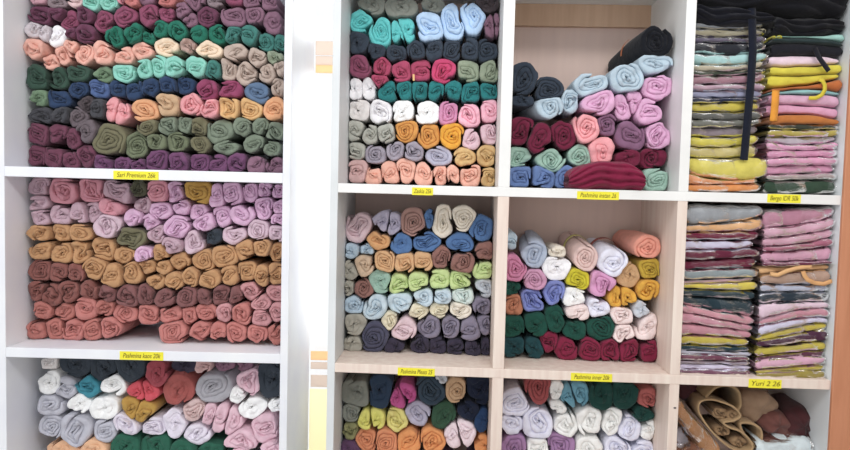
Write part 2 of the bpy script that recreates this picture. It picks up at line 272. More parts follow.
DATA['A1'] = (RU, 0.135, 'upper second-column cubby', '''sggrey 372 5 16 9 p;sggrey 401 8 20 9 p;sggrey 432 5 14 7 p;dbrown 486 3 12 9 p
|turq 361 21 11 12 f;turq 381 31 12 15 s -4 26;turq 402 31 13 15 h;lblue 430 27 14 17;lblue 452 22 12 18 f;lblue 474 15 14 16;mauve 494 25 10 14 h
|dslate 357 43 13 11 p;dslate 376 51 11 8 p;dslate 396 53 12 9;dslate 416 51 11 9;dslate 434 49 10 11;dslate 452 50 10 10;dslate 470 50 10 10;dslate 487 50 11 11
|rplum 360 66 13 11 f;rasp 381 67 10 10;rasp 379 81 9 7;rasp 401 72 11 12;rasp 421 71 12 12 f;hot 444 72 14 13 c;sagel 467 72 11 12 f;sagel 491 72 11 12
|white 355 88 10 11 p;white 369 88 11 11 p;tealg 388 92 12 11;tealg 404 90 10 10 f;tealg 420 90 10 10;tealg 436 91 10 10;tealg 453 91 10 10;tealg 471 93 11 11 c;tealg 490 91 12 10
|ivory 357 109 12 11 p;white 381 112 12 13;wht 402 112 12 11 p;wht 427 112 14 11 p;orchid 449 113 11 13;bpink 468 115 12 12 c;bpink 491 111 12 13 f
|greige 354 130 11 11;greige 370 134 9 9 f;greige 386 134 11 11 c;orange 405 131 14 12;orange 428 136 12 13;amber 453 136 13 15;palem 471 140 10 12 f;palem 492 134 12 12
|greige 355 151 11 9;mgrey 375 154 12 9;mgrey 396 149 10 10;mgrey 413 151 11 10 c;lgrey 438 156 15 11 f;sand 464 157 12 12 f;sand 489 156 12 12 c
|dmauve 356 171 12 12 f;ppeach 374 175 9 11;ppeach 390 174 11 11;ppeach 406 170 11 12;ppeach 424 173 11 12;ppeach 440 175 9 10;ppeach 453 175 8 10 f;ppeach 470 175 12 12 c;sand 490 177 11 10''')
DATA['B1'] = (RU, 0.075, 'upper third-column cubby', '''blk 656 42 15 17 s -16 10;dkblue 523 80 14 18 s;dkblue 548 90 15 13 s;sblue 592 84 16 12;sblue 627 78 16 15;sblue 655 64 16 11 f
|sblue 570 101 9 11 c;sblue 550 107 14 13 s -18 -2;ork 598 103 16 13 f;ork 629 104 15 14 h;ork 657 86 14 12;ork 648 112 15 13 f;dkblue 524 100 13 6 p
|burg 521 131 13 14;burg 540 139 13 14;burg 564 136 13 13;spink 587 128 14 14;pplum 607 125 10 10;pplum 632 135 15 15;ork 656 136 12 13
|mintg 519 158 14 11 f;mintg 551 161 16 13;mintg 580 157 11 12;spink 602 152 13 15 f;burg 627 158 13 9 p;burg 654 158 14 10
|cblue 520 177 13 13 f;cblue 543 177 13 12 c;cblue 567 178 13 12 f;mintg 656 180 13 12''')
DATA['A2'] = (RU, 0.125, 'middle second-column cubby', '''ppink 357 226 13 16 c;lav 388 223 14 13 h;bpk 413 223 13 16;deni 430 219 5 12 p;crm 443 222 13 17 f;crm 463 218 13 13;deni 481 229 12 14 f
|pblue 350 251 10 8 f;pblue 366 250 8 6;oran 378 240 12 10;deni 401 243 11 12 p;deni 426 242 14 11;deni 460 244 13 11
|khaki 349 270 9 12 p;sbeige 365 264 11 12;otan 385 261 12 12;otan 404 263 12 11;otan 423 262 11 11;brn 441 259 11 11;brn 462 262 13 12 c;brn 486 253 12 11
|khaki 346 288 8 9;brn 363 289 11 11;mintg 380 281 13 12 p;lime 399 284 11 11 c;lime 419 282 12 10 f;lime 439 280 13 12;lime 460 281 13 11 c;lime 485 269 12 13
|pblue 354 305 11 10;ice 374 307 13 13;ice 401 304 13 12;ice 423 297 11 10;ice 442 296 10 9;mwhite 463 296 12 10 c;silver 486 288 11 12 f
|khaki 354 325 13 13 p;ycream 391 321 9 9 c;ycream 418 312 12 9 f;ycream 440 311 12 9;crm 459 311 12 10;pgrey 483 307 10 10;pgrey 487 324 10 10
|khaki 352 343 11 10 p;spurp 374 337 16 17;ppink 403 331 13 14 f;pgrey 430 326 13 13;pgrey 450 326 11 12;pgrey 469 329 11 14
|dplum 396 347 13 9 p;dplum 420 346 12 10;dplum 438 347 11 10 p;dplum 456 348 11 10;dplum 473 348 11 10 p;dplum 487 348 9 10''')
DATA['B2'] = (RU, 0.110, 'middle third-column cubby', '''sblue 512 242 6 10 f -8 -8;pgb 533 255 14 15 s 2 -10;crm 557 251 9 7 f;pkb 586 258 12 14 s -8 -12;wlil 613 263 15 17 f -6 -10;crl 648 248 14 13 s -8 -4
|pnk 516 268 12 14;pkm 534 280 13 12;white 556 267 15 13 p;yel 578 280 13 11;orc 601 284 13 14;tn 630 275 11 14 p;oyel 651 270 11 12
|dg 513 288 10 7 p;terra 514 305 11 11 f;peri 532 301 13 13;peri 555 293 12 12 c;wht 575 297 14 11 p;amb 622 298 16 12 h;amb 649 290 12 12
|dg 514 328 13 12 p;dg 535 325 13 14 p;dg 556 320 11 14 p;plp 577 313 15 9 f;wlil 599 308 12 12 f;plp 622 316 12 11 c;silver 642 310 8 8 p
|dg 574 329 12 11 p;dg 602 328 17 15;plp 622 334 11 11;plp 648 327 13 15
|dteal 515 346 12 12 p;dteal 533 347 11 12 p;wine 548 342 9 13;wine 567 348 12 12;wine 590 349 13 11;wine 610 349 12 11;wine 630 350 12 11;wine 649 350 10 12''')
DATA['A3'] = (RU, 0.115, 'bottom second-column cubby', '''sggrey 357 393 16 16 p;slb 379 391 15 17 p;mag 402 396 14 14 h;slt 430 391 14 17;silver 441 378 6 5 p;tan 457 390 10 13;nvy 480 389 15 16 p
|sggrey 352 413 10 10;ygreen 371 420 16 12 h;ylw 396 421 13 13 c;lil 417 414 14 13 f;gr 444 417 12 16 p;nvy 468 410 12 10 p;nblue 486 419 11 13 p
|olv 350 431 9 9;opeach 366 440 12 14;opeach 386 442 12 14;org 408 441 12 14 f;org 433 441 12 13;pwht 459 433 15 17 h;org 485 446 12 11 p
|prp 351 452 11 11 p
|prp 352 474 14 12 p;prp 380 473 15 14 p;prp 410 473 15 14 p;prp 440 473 15 14 p;prp 470 474 15 14 p''')
DATA['B3'] = (RU, 0.100, 'bottom third-column cubby', '''lw 515 403 14 17;brk 538 388 14 18 s 0 -18;warm 556 391 8 11 p;tbl 574 396 18 14 h;dkg 601 394 14 15 p;dkg 624 393 14 14 p;bkp 650 399 12 12
|lw 512 423 11 11;lw 538 422 16 16 c;warm 558 407 8 9 f;dkg 642 414 12 9 p;warm 566 425 12 12 c;warm 590 421 13 15 c;warm 612 422 11 13 c;lw 630 428 13 15 f;warm 649 430 9 13 f
|mv 514 447 13 11;mv 560 446 16 11;warm 538 448 13 10 c;warm 590 449 14 12;lw 618 449 13 12;lw 645 451 13 11
|warm 516 473 14 13 p;warm 544 473 14 13 p;warm 572 474 14 13 p;warm 600 474 14 13 p;warm 628 474 13 13 p''')
ROWN = ['top','second','third','fourth','fifth','sixth','seventh','eighth','ninth','tenth']
ORD = ['first','second','third','fourth','fifth','sixth','seventh','eighth','ninth','tenth','eleventh','twelfth','thirteenth','fourteenth','fifteenth','sixteenth','seventeenth','eighteenth','nineteenth','twentieth']
# cubby bounds in the unit's frame: smin, smax, zmin, zmax
BND = {'LT': (-1.0324,-0.349,0.0371,0.58), 'LM': (-1.0324,-0.349,-0.413,0.0122), 'LB': (-1.0324,-0.349,-0.745,-0.4374),
       'A1': (-0.2796,0.1147,0.0157,0.54), 'B1': (0.1425,0.5495,0.0157,0.54), 'A2': (-0.2796,0.1147,-0.4344,-0.0072), 'B2': (0.1425,0.5495,-0.4344,-0.0072),
       'A3': (-0.2796,0.1147,-0.730,-0.4574), 'B3': (0.1425,0.5495,-0.730,-0.4574)}
NPH = 72
PH = np.arange(NPH)*2*math.pi/NPH
DIRS = np.stack([np.cos(PH), np.sin(PH)], 1)
def smooth(R, sig):
    k = np.arange(-12, 13); g = np.exp(-0.5*(k/sig)**2); g /= g.sum()
    return sum(g[i]*np.roll(R, k[i]) for i in range(len(k)))
def cell(i, cs, rs, fills, bnd):                # outline of roll i pressed against its neighbours
    c = cs[i]; a, b = rs[i]
    R0 = 1/np.sqrt((DIRS[:,0]/a)**2+(DIRS[:,1]/b)**2)
    R = R0*fills
    for j in range(len(cs)):
        if j == i: continue
        v = cs[j]-c; L = math.hypot(*v)
        if L > 0.12 or L < 1e-6: continue
        u = v/L
        ri = 1/math.sqrt((u[0]/a)**2+(u[1]/b)**2); rj = 1/math.sqrt((u[0]/rs[j][0])**2+(u[1]/rs[j][1])**2)
        lim = L*ri/(ri+rj) - 0.0004
        cd = DIRS@u
        with np.errstate(divide='ignore'):
            R = np.where(cd > 0.05, np.minimum(R, lim/np.maximum(cd, 0.05)), R)
    s0, s1, z0, z1 = bnd; e = 0.0008
    for u, lim in (((-1,0), c[0]-s0-e), ((1,0), s1-c[0]-e), ((0,-1), c[1]-z0-e), ((0,1), z1-c[1]-e)):
        cd = DIRS@np.array(u); R = np.where(cd > 0.05, np.minimum(R, max(lim, 0.004)/np.maximum(cd, 0.05)), R)
    R = np.where(R >= R0*fills*0.999, R0*1.03, R)      # free directions keep the cloth's own roundness
    R2 = smooth(R, 2.3)
    return np.minimum(R2, R*1.035)
def split_cell(R, ang, side):                   # half of an outline, as an offset centre and its own outline
    w = R.mean(); u = np.array([math.cos(ang), math.sin(ang)])*side
    c = u*w*0.47; poly = DIRS*R[:, None]
    out = np.zeros(NPH)
    for k in range(NPH):
        d = DIRS[k]; best = 1e9
        for q in range(NPH):
            p0 = poly[q]-c; e = poly[(q+1) % NPH]-poly[q]; den = d[0]*e[1]-d[1]*e[0]
            if abs(den) < 1e-12: continue
            t = (p0[0]*e[1]-p0[1]*e[0])/den; m_ = (p0[0]*d[1]-p0[1]*d[0])/den
            if t > 0 and -1e-6 <= m_ <= 1+1e-6: best = min(best, t)
        cd = -float(d@u)
        if cd > 0.05: best = min(best, (w*0.47-0.0003)/cd)
        out[k] = best
    return c, smooth(out, 1.5)
def coil(Rf, length, style, rng, off=(0,0), shift=(0,0)):
    """one coiled cloth: a thick ribbon wound as a spiral inside the outline Rf; x, z across, y into the shelf"""
    mean = Rf.mean()
    turns = {'s': 3.1, 'f': 2.7, 'c': 3.0, 'p': 2.2, 'h': 2.2}[style]*(0.85+0.3*rng.random())*min(1.2, max(0.75, mean/0.028))
    per = 26
    n = int(turns*per)
    th = 2*math.pi*np.arange(n+1)/per
    pitch = 1.0/(turns+0.15)
    tk = pitch*{'s':0.9,'f':0.92,'c':0.9,'p':0.97,'h':0.92}[style]
    rho = (0.15*pitch + pitch*th/(2*math.pi))
    rho = rho*(1-tk*0.5)/rho[-1]
    sgn = 1 if rng.random() < 0.5 else -1
    a0 = rng.random()*2*math.pi
    sq = {'s': 0.25, 'f': 0.62, 'c': 0.5, 'p': 0.2, 'h': 0.3}[style]*(0.5+0.7*rng.random()); sang = rng.random()*math.pi if style != 'f' else rng.gauss(0, 0.5)
    wob = {'s': 0.07, 'f': 0.10, 'c': 0.17, 'p': 0.03, 'h': 0.10}[style]
    s1, s2, s3, s4 = [rng.random()*6.28 for _ in range(4)]
    dome = rng.uniform(-0.006, 0.012)*(0.3 if style == 'p' else 1)
    prof = [(-0.5,0.62),(-0.44,0.2),(-0.2,0.02),(0.2,0.0),(0.44,0.18),(0.5,0.6)]
    V = []; 
    last = n-per
    for i in range(n+1):
        r = rho[i]; f_in = 0.0
        deep_in = 0.035
        ends = 1.0
        if i > n-4: ends = (n-i+1)/5.0+0.15
        if i < 3: ends = (i+1)/4.0
        ang = a0+sgn*th[i]
        fr = 0.0025*math.sin(3*ang+s1)+0.002*math.sin(1.7*th[i]+s2)+0.0015*math.sin(7*ang+s4) - dome*(1-r)
        if style == 'c': fr += 0.004*math.sin(5.3*th[i]/2+s3)
        row = []
        w = tk*ends
        for o_, y_ in prof: row.append((r+o_*w, y_*(0.3 if style == 'p' else 1)*min(w*mean*1.5, 0.010)+fr))
        L = length if i >= last else deep_in
        row = [(row[0][0], fr+L)] + row + [(row[-1][0], fr+L*0.5), (row[-1][0]-0.02*(i >= last), fr+L)]
        for rr, yy in row:
            rr = max(rr, 0.004)
            q_ = ((th[-1]-th[i])/(2*math.pi)) % 1.0; g_ = q_ if q_ < 0.84 else 0.84*(1-q_)/0.16
            rr *= 1+(1/(1-pitch*g_)-1)*min(1.0, rr)**2.5
            x, z = rr*math.cos(ang), rr*math.sin(ang)
            k = max(0.0, 1-rr*rr)
            ca, sa = math.cos(sang), math.sin(sang)
            p, q = x*ca+z*sa, -x*sa+z*ca
            q *= 1-sq*k; p *= 1+0.12*sq*k
            p += wob*k*math.sin(4.1*q+s1+2*p)+0.03*k*math.sin(10*q+s3); q += wob*k*math.sin(4.7*p+s2)+0.03*k*math.sin(11*p+s4)
            x, z = p*ca-q*sa, p*sa+q*ca
            rr2 = math.hypot(x, z); a2 = math.atan2(z, x) % (2*math.pi)
            fi = a2/(2*math.pi)*NPH; i0 = int(fi) % NPH; t = fi-int(fi)
            Rr = Rf[i0]*(1-t)+Rf[(i0+1) % NPH]*t
            bl = min(1.0, rr2*1.3); Rr = Rr*bl+mean*(1-bl)
            Rr *= 1+0.012*math.sin(7*a2+s3)+0.01*math.sin(11*a2+s4+yy*30)
            taper = 1-0.18*max(0, yy/length-0.6)/0.4 if length > 0 else 1
            d = max(0.0, yy)/length
            V.append((x_off(off[0], shift[0], d)+rr2*Rr*math.cos(a2)*taper, yy, off[1]+shift[1]*d+rr2*Rr*math.sin(a2)*taper))
    m_ = len(prof)+3; Fc = []
    for i in range(n):
        for j in range(m_-1):
            a, b, c, d = i*m_+j, i*m_+j+1, (i+1)*m_+j+1, (i+1)*m_+j
            Fc.append((a,b,c,d) if sgn > 0 else (a,d,c,b))
    for i in (0, n): Fc.append(tuple(i*m_+j for j in range(m_)))
    return V, Fc
def x_off(a, b, d): return a+b*d
GAIN = 1.05
def cloth_rgb(t, g):
    l_ = 0.3*t[0]+0.59*t[1]+0.11*t[2]; return rgb(tuple(x*0.87+l_*0.13 for x in t), g)
def nm(key): return COL[key][1]
ALLR = []
def build_cubby(key):
    U, rec, place, text = DATA[key]
    ent = []
    rows = text.split('|')
    for ri, row in enumerate(rows):
        for e in row.split(';'):
            t = e.split()
            if not t: continue
            st = t[5] if len(t) > 5 else None
            sh = (float(t[6]), float(t[7])) if len(t) > 7 else (0,0)
            ent.append(dict(col=t[0], x=float(t[1]), y=float(t[2]), rx=float(t[3]), ry=float(t[4]), st=st, sh=sh, row=ri))
    sc = U.scale(rec)
    cs = []; rs = []
    for e in ent:
        s, z = U.at(e['x'], e['y'], rec); cs.append(np.array([s, z])); rs.append((e['rx']*sc, e['ry']*sc))
    bnd = BND[key]
    for i, e in enumerate(ent):
        e['area'] = e['rx']*e['ry']*(0 if e['y'] > 455 else 1); e['key'] = key
        rng = random.Random(key+str(i)*3)
        st = e['st'] or rng.choice('ssffcc')
        R = cell(i, cs, rs, 1.38 if e['sh'] == (0,0) else 1.1, bnd)
        jit = rng.uniform(-0.008, 0.008)
        if bnd[0] > 0.1 and key == 'B1' and e['sh'][0] != 0: jit = -0.008
        length = DEP-rec-0.02
        shift = (e['sh'][0]*sc, -e['sh'][1]*sc)
        if st == 'h':
            ang = rng.uniform(-0.5, 0.5); V = []; Fc = []
            for side in (1, -1):
                c, Rh = split_cell(R, ang, side)
                v, f = coil(Rh, length, 'h', rng, c, shift); k = len(V); V += v; Fc += [tuple(q+k for q in a) for a in f]
        else:
            V, Fc = coil(R, length, st, rng, (0,0), shift)
        o = link_mesh('rolled_scarf', V, Fc, M['cloth'], None, True)
        o.location = U.p(cs[i][0], rec+jit, cs[i][1]); o.rotation_euler = (0,0,-U.yaw)
        o.color = cloth_rgb(COL[e['col']][0], GAIN)
        e['o'] = o; e['R'] = R; e['c'] = cs[i]; e['styl'] = st
    # labels
    nrow = len(rows)
    byc = {}; byr = {}
    for e in ent: byc.setdefault(nm(e['col']), []).append(e); byr.setdefault((nm(e['col']), e['row']), []).append(e)
    for e in ent:
        cn = nm(e['col']); o = e['o']
        rn = 'bottom row' if e['row'] == nrow-1 and 'bottom' not in place else ROWN[e['row']]+' row'
        near = sorted((abs(q['x']-e['x'])+2*abs(q['y']-e['y']), nm(q['col'])) for q in ent if nm(q['col']) != cn)[0][1]
        look = {'s':'coiled','f':'flattened','c':'crumpled','p':'plump','h':'double-coiled'}[e['styl']]
        if len(byc[cn]) == 1: lb = '%s %s scarf roll beside the %s one, %s' % (look, cn, near, place)
        else:
            same = sorted(byr[(cn, e['row'])], key=lambda q: q['x'])
            if len(same) == 1: lb = 'only %s scarf roll in %s, %s' % (cn, rn, place)
            else:
                k = same.index(e)
                lb = ('%s %s scarf roll from left in %s, %s' if k else '%s %s scarf roll in %s, %s') % (ORD[k] if k else 'leftmost', cn, rn, place)
        tag(o, lb, 'scarf', 'rolled scarves in the '+place)
        ALLR.append(e)
    return ent
ENT = {k: build_cubby(k) for k in DATA}
# past the 300 rolls that show largest, the smaller ones in the dense rows are one mass
ALLR.sort(key=lambda e: -e['area']); V = []; Fc = []; TN = []
for e in ALLR[300:]:
    o = e['o']; mt = Matrix.Translation(o.location) @ o.rotation_euler.to_matrix().to_4x4(); k = len(V); me = o.data
    V += [mt @ v.co for v in me.vertices]; Fc += [tuple(q+k for q in p.vertices) for p in me.polygons]
    TN += [tuple(o.color)]*len(me.vertices); bpy.data.objects.remove(o); bpy.data.meshes.remove(me); e['o'] = None
mass = link_mesh('rolled_scarves', V, Fc, M['cloth_mass'], None, True)
at_ = mass.data.attributes.new('tone', 'FLOAT_COLOR', 'POINT'); at_.data.foreach_set('color', [c for t in TN for c in t])
tag(mass, 'smaller tightly packed scarf rolls filling the dense rows, in many shades', 'scarves', None, 'stuff')
def small_tag(e, u, v, U, w, h, ang, col, name, lab, rec):
    o = e['o']; s, z = U.at(u, v, rec)
    c = e['c']; x, zz = s-c[0], z-c[1]
    vs = [(sx*w/2, y, sz*h/2) for y in (0,0.001) for sx, sz in ((-1,-1),(1,-1),(1,1),(-1,1))]
    ca, sa = math.cos(ang), math.sin(ang)
    vs = [(a*ca-b*sa, y, a*sa+b*ca) for a, y, b in vs]
    fs = [(0,1,2,3),(7,6,5,4),(0,4,5,1),(1,5,6,2),(2,6,7,3),(3,7,4,0)]
    t = link_mesh(name, vs, fs, col, o); t.location = (x, -0.006, zz); t['label'] = lab
    return t
gold = paint('gold_tag_card', (240,196,130), 0.4); redtag = paint('copper_tag_card', (190,110,70), 0.4)
def find(key, col, x): return min((e for e in ENT[key] if e['col'] == col), key=lambda e: abs(e['x']-x))
small_tag(find('A1','rasp',421), 413.5, 77, RU, 0.005, 0.017, 0.05, gold, 'tag', 'pale gold tag', 0.130)
def band(e, d, width, a0, a1, mat, lab, name='band'):   # strip of card or ribbon lying round the roll's body
    o = e['o']; sc_ = DATA[e['key']][0].scale(DATA[e['key']][1]); L = DEP-DATA[e['key']][1]-0.02; V = []; n = 24
    for i in range(n+1):
        a = math.radians(a0+(a1-a0)*i/n); fi = (a % (2*math.pi))/(2*math.pi)*NPH; R_ = e['R'][int(fi) % NPH]
        for k, w in ((1.025,-0.5),(1.025,0.5),(1.05,0.5),(1.05,-0.5)):
            y = d*L+w*width; sh = y/L
            V.append((e['sh'][0]*sc_*sh+R_*k*math.cos(a), y, -e['sh'][1]*sc_*sh+R_*k*math.sin(a)))
    Fc = [(i*4+q, i*4+(q+1) % 4, (i+1)*4+(q+1) % 4, (i+1)*4+q) for i in range(n) for q in range(4)]+[(0,1,2,3),(n*4+3,n*4+2,n*4+1,n*4)]
    t = link_mesh(name, V, Fc, mat, o, True); t['label'] = lab; return t
band(find('B1','blk',656), 0.5, 0.006, 120, 185, redtag, 'copper coloured tag', 'tag')
band(find('B2','wlil',613), 0.5, 0.012, 30, 160, paint('maroon_ribbon', (150,70,60)), 'reddish brown band')
band(find('B2','pkb',586), 0.5, 0.012, 20, 170, paint('yellow_green_ribbon', (214,206,130)), 'yellow green band')
# ------------------------------------------------------------------ folded clothes and packets
def zat(U, s, d, v, u_guess=700):
    """height at which (s, d) shows at picture height v"""
    lo, hi = -1.2, 1.2
    def pv(z):
        q = RM.T @ (U.p(s, d, z)-CAM); return 225-F*q[2]/q[1]
    for _ in range(40):
        mid = (lo+hi)/2
        if pv(mid) > v: lo = mid
        else: hi = mid
    return (lo+hi)/2
def slab(top, bot, s0, s1, depth, rng, grow=0.0, lobes=2, nx=26, rough=1.0, ny=22, gr=0.0):
    """a soft folded slab between two curves top(t), bot(t), t in 0..1 along s; returns verts about its own middle"""
    V = []; sA, sB, sC = [rng.random()*6.28 for _ in range(3)]
    for i in range(nx+1):
        t = i/nx; s = s0+(s1-s0)*t
        e = min(1.0, (min(t, 1-t)/0.055)); e = math.sqrt(max(0.02, 1-(1-e)**2))
        zt, zb = top(t), bot(t); mid = (zt+zb)/2; h = max(0.0012, (zt-zb)/2)*(0.45+0.55*e)
        for j in range(ny):
            a = 2*math.pi*j/ny
            ca, sa = math.cos(a), math.sin(a)
            py = math.copysign(abs(ca)**0.22, ca); pz = math.copysign(abs(sa)**(0.85 if gr else 0.45), sa)
            y = depth/2-py*depth/2*(0.94+0.06*e)
            fr = 0
            if ca > 0.2:
                q = (pz+1)/2
                fr = -(0.0010+h*0.13+gr)*abs(math.sin(math.pi*(lobes*q+(0.45*math.sin(4.2*t+sC)+0.3*math.sin(9*t+sA)*(gr > 0) if gr else 0))))*ca + 0.002*math.sin(9*t+sA)*rough + 0.0012*math.sin(23*t+sB+4*q)*rough
            zz = mid+pz*h*(1-0.05*(py > 0)*math.sin(13*t+sC))+0.0008*rough*math.sin(17*t+sB)*abs(pz)
            V.append((s, y+fr-grow*(1 if ca > 0 else -1), zz+grow*pz*0.5))
    Fc = [(i*ny+j, i*ny+(j+1) % ny, (i+1)*ny+(j+1) % ny, (i+1)*ny+j) for i in range(nx) for j in range(ny)]
    Fc += [tuple(range(ny)), tuple(nx*ny+j for j in reversed(range(ny)))]
    return V, Fc
def curve3(a, b, c): return lambda t: a*(1-t)*(1-2*t)+b*4*t*(1-t)+c*t*(2*t-1)
def stack(U, rec, s0, s1, start, items, place, group, depth=0.2):
    prev = start; out = []
    same = {}
    for it in items: same.setdefault(it[1], []).append(it)
    for n_, it in enumerate(items):
        col, words, y, wrap = it[0], it[1], it[2], it[3]
        rng = random.Random(place+str(n_))
        d = rec+rng.uniform(-0.008, 0.008); a = s0+rng.uniform(0, 0.006); b = s1+rng.uniform(*((-0.012, 0.003) if s1 < 0.9 else (-0.003, 0.0)))+(it[4] if len(it) > 4 else 0)
        ss = (a, (a+b)/2, b)
        zt = [zat(U, s, d, v) for s, v in zip(ss, prev)]; zb = [zat(U, s, d, v) for s, v in zip(ss, y)]
        zc = (zb[1]+zt[1])/2; sc_ = (a+b)/2
        T = curve3(*[q-0.0003-zc for q in zt]); B = curve3(*[q+0.0003-zc for q in zb])
        thick = zt[1]-zb[1]
        V, Fc = slab(T, B, a-sc_, b-sc_, depth, rng, 0.0, max(1, min(3, int(round(thick/0.010)))))
        root = empty('packaged_garment' if wrap else 'folded_garment', U.p(sc_, d, zc), -U.yaw)
        o = link_mesh('folded_cloth', V, Fc, M['cloth'], root, True); o.color = cloth_rgb(col, GAIN)
        if wrap:
            V, Fc = slab(T, B, a-sc_-0.001, b-sc_+0.0008, depth+0.004, rng, 0.0022, 1, 30, 1.6)
            link_mesh('plastic_sleeve', V, Fc, M['plastic'], root, True)
        grp = same[words]; k = grp.index(it)
        pos = '' if len(grp) == 1 else (('topmost' if k == 0 else 'lowest' if k == len(grp)-1 else ORD[k]+' from top')+' ')
        lb = pos+words+(' plastic-wrapped garment' if wrap else ' folded garment')+(' ' if pos else ', only such colour, ')+'in '+place
        tag(root, lb, 'garment', group); root['_w'] = words; del root['_w']
        out.append(root); prev = y
    return out
Y_ = (206,194,70); PK = (220,156,186); BG = (112,28,56); DT = (36,56,66); OR = (196,118,66)
st1 = stack(RU, 0.030, 0.577, 0.756, (21,25,19), [
 ((120,124,130),'grey',(28,29,27),1), ((150,142,118),'olive beige',(36,37,35),1), ((92,84,104),'purple grey',(42,43,42),1), ((40,42,50),'black',(52,54,51),1),
 ((156,196,196),'aqua',(63,65,60),1), ((178,168,146),'pinkish beige',(70,71,67),1), ((64,72,60),'dark green',(76,75,73),1), ((156,112,126),'maroon mauve',(84,84,82),1),
 ((178,146,162),'pale mauve',(91,90,90),1), ((146,148,176),'blue lilac',(98,98,97),1), ((32,40,66),'navy',(103,102,101),1), ((198,180,66),'mustard yellow',(112,112,110),1),
 ((92,92,88),'dark olive grey',(119,120,119),1), ((106,106,98),'greyish olive',(127,127,124),1), ((140,126,134),'grey mauve',(136,137,134),1), ((206,192,70),'yellow',(146,147,143),1),
 ((190,174,110),'beige yellow',(157,158,156),1), ((208,194,84),'bulging lemon yellow',(172,180,178),1,0.02), ((222,146,100),'salmon orange',(184,184,183),1), ((218,138,76),'bright orange',(191.3,191.8,192),1)],
 'left stack of upper far right cubby', 'packets in the left stack of the upper far right cubby')
st2 = stack(RU, 0.022, 0.762, 0.9335, (36,36,33), [
 ((150,196,186),'aqua',(38,38,43),0), ((40,56,58),'dark green',(42,43,46),0), ((28,28,36),'black',(56,55,58),0), ((228,200,214),'white pink',(66,66,63),0), ((210,196,62),'yellow',(75,75,73),0),
 ((212,196,60),'lemon yellow',(88,85,78),0), ((184,98,48),'orange brown',(92,89,92),0), ((140,190,190),'light aqua',(94,94,95),0), ((214,164,190),'lilac pink',(104,105,108),0), (PK,'pink',(116,114,120),0),
 ((190,112,52),'burnt orange',(124,124,125),0), ((58,62,50),'moss green',(129,130,129),1), ((174,156,72),'olive yellow',(136,137,136),1), ((182,170,180),'grey lilac',(141,145,141),1),
 ((214,150,184),'soft pink',(150,150,149),1), ((208,140,174),'soft pink',(158,157,157),1), ((216,150,182),'soft pink',(166,165,165),1), ((206,142,172),'soft pink',(175,174,172),1),
 ((160,144,144),'warm grey',(181,180,180),1), ((48,70,54),'bottle green',(193.3,193.6,194.2),1)],
 'right stack of upper far right cubby', 'folded garments in the right stack of the upper far right cubby')
st3 = stack(RU, 0.030, 0.577, 0.759, (204.5,205,206), [
 ((150,154,160),'grey',(224,223,217),1,0.008), ((218,164,112),'tan orange',(232,232,231),1,0.008), (BG,'burgundy',(240,240,240),1), ((200,194,218),'lavender',(250,250,248),1), ((104,34,58),'burgundy',(261,259,257),1),
 ((112,36,60),'burgundy',(270,269,268),1), ((134,146,150),'grey green',(280,279,277),1), ((180,140,146),'dusty rose',(284,283,281),1), ((206,186,74),'yellow',(288,290,291),1), ((44,62,70),'dark teal',(295,298,300),1), (DT,'dark teal',(304,311,318),1),
 ((206,142,154),'rose pink',(312,319,326),1), ((198,136,152),'rose pink',(323,327,332),1), ((196,134,148),'rose pink',(335,336,339),1), ((190,170,58),'mustard',(345,346,347),1), ((34,58,68),'blue teal',(350,351,352),1),
 ((180,178,194),'grey lilac',(354,355,357),1), ((116,62,84),'maroon',(360,361,361),1), ((150,136,150),'mid grey',(364,364,366),1), ((206,196,222),'lilac white',(369,370,370),1), ((118,74,96),'plum maroon',(374.5,375.6,376.5),1)],
 'left stack of middle far right cubby', 'packets in the left stack of the middle far right cubby')
st4 = stack(RU, 0.020, 0.763, 0.9335, (210,209,206), [
 ((182,124,146),'dusty pink',(228,225,217),1), ((206,156,176),'light pink',(238,235,228),1), ((204,152,172),'light pink',(247,244,237),1), ((164,94,116),'maroon pink',(252,250,246),1), ((204,148,172),'light pink',(263,262,261),1),
 ((110,50,72),'maroon',(267,266,264),1), ((218,168,116),'tan orange',(275,271,270),0), ((174,142,124),'brown beige',(284,285,284),1), ((172,176,196),'lavender grey',(293,292,292),1), ((42,54,66),'dark slate',(303,302,302),1),
 ((220,190,206),'pale pink',(321,311,308),1), ((196,132,148),'rose pink',(327,319,318),1), ((204,198,222),'lilac white',(338,327,323),1), ((192,172,62),'yellow',(342,335,329),1), ((76,40,62),'dark plum',(348,344,341),1),
 ((190,172,66),'yellow',(357,353,350),1), ((92,46,66),'maroon brown',(361,358,356),1), ((214,162,186),'bright pink',(370,367,364),1), ((186,168,62),'yellow',(374,371,371),1), ((150,134,60),'olive',(377.4,378.8,380),1)],
 'right stack of middle far right cubby', 'packets in the right stack of the middle far right cubby')
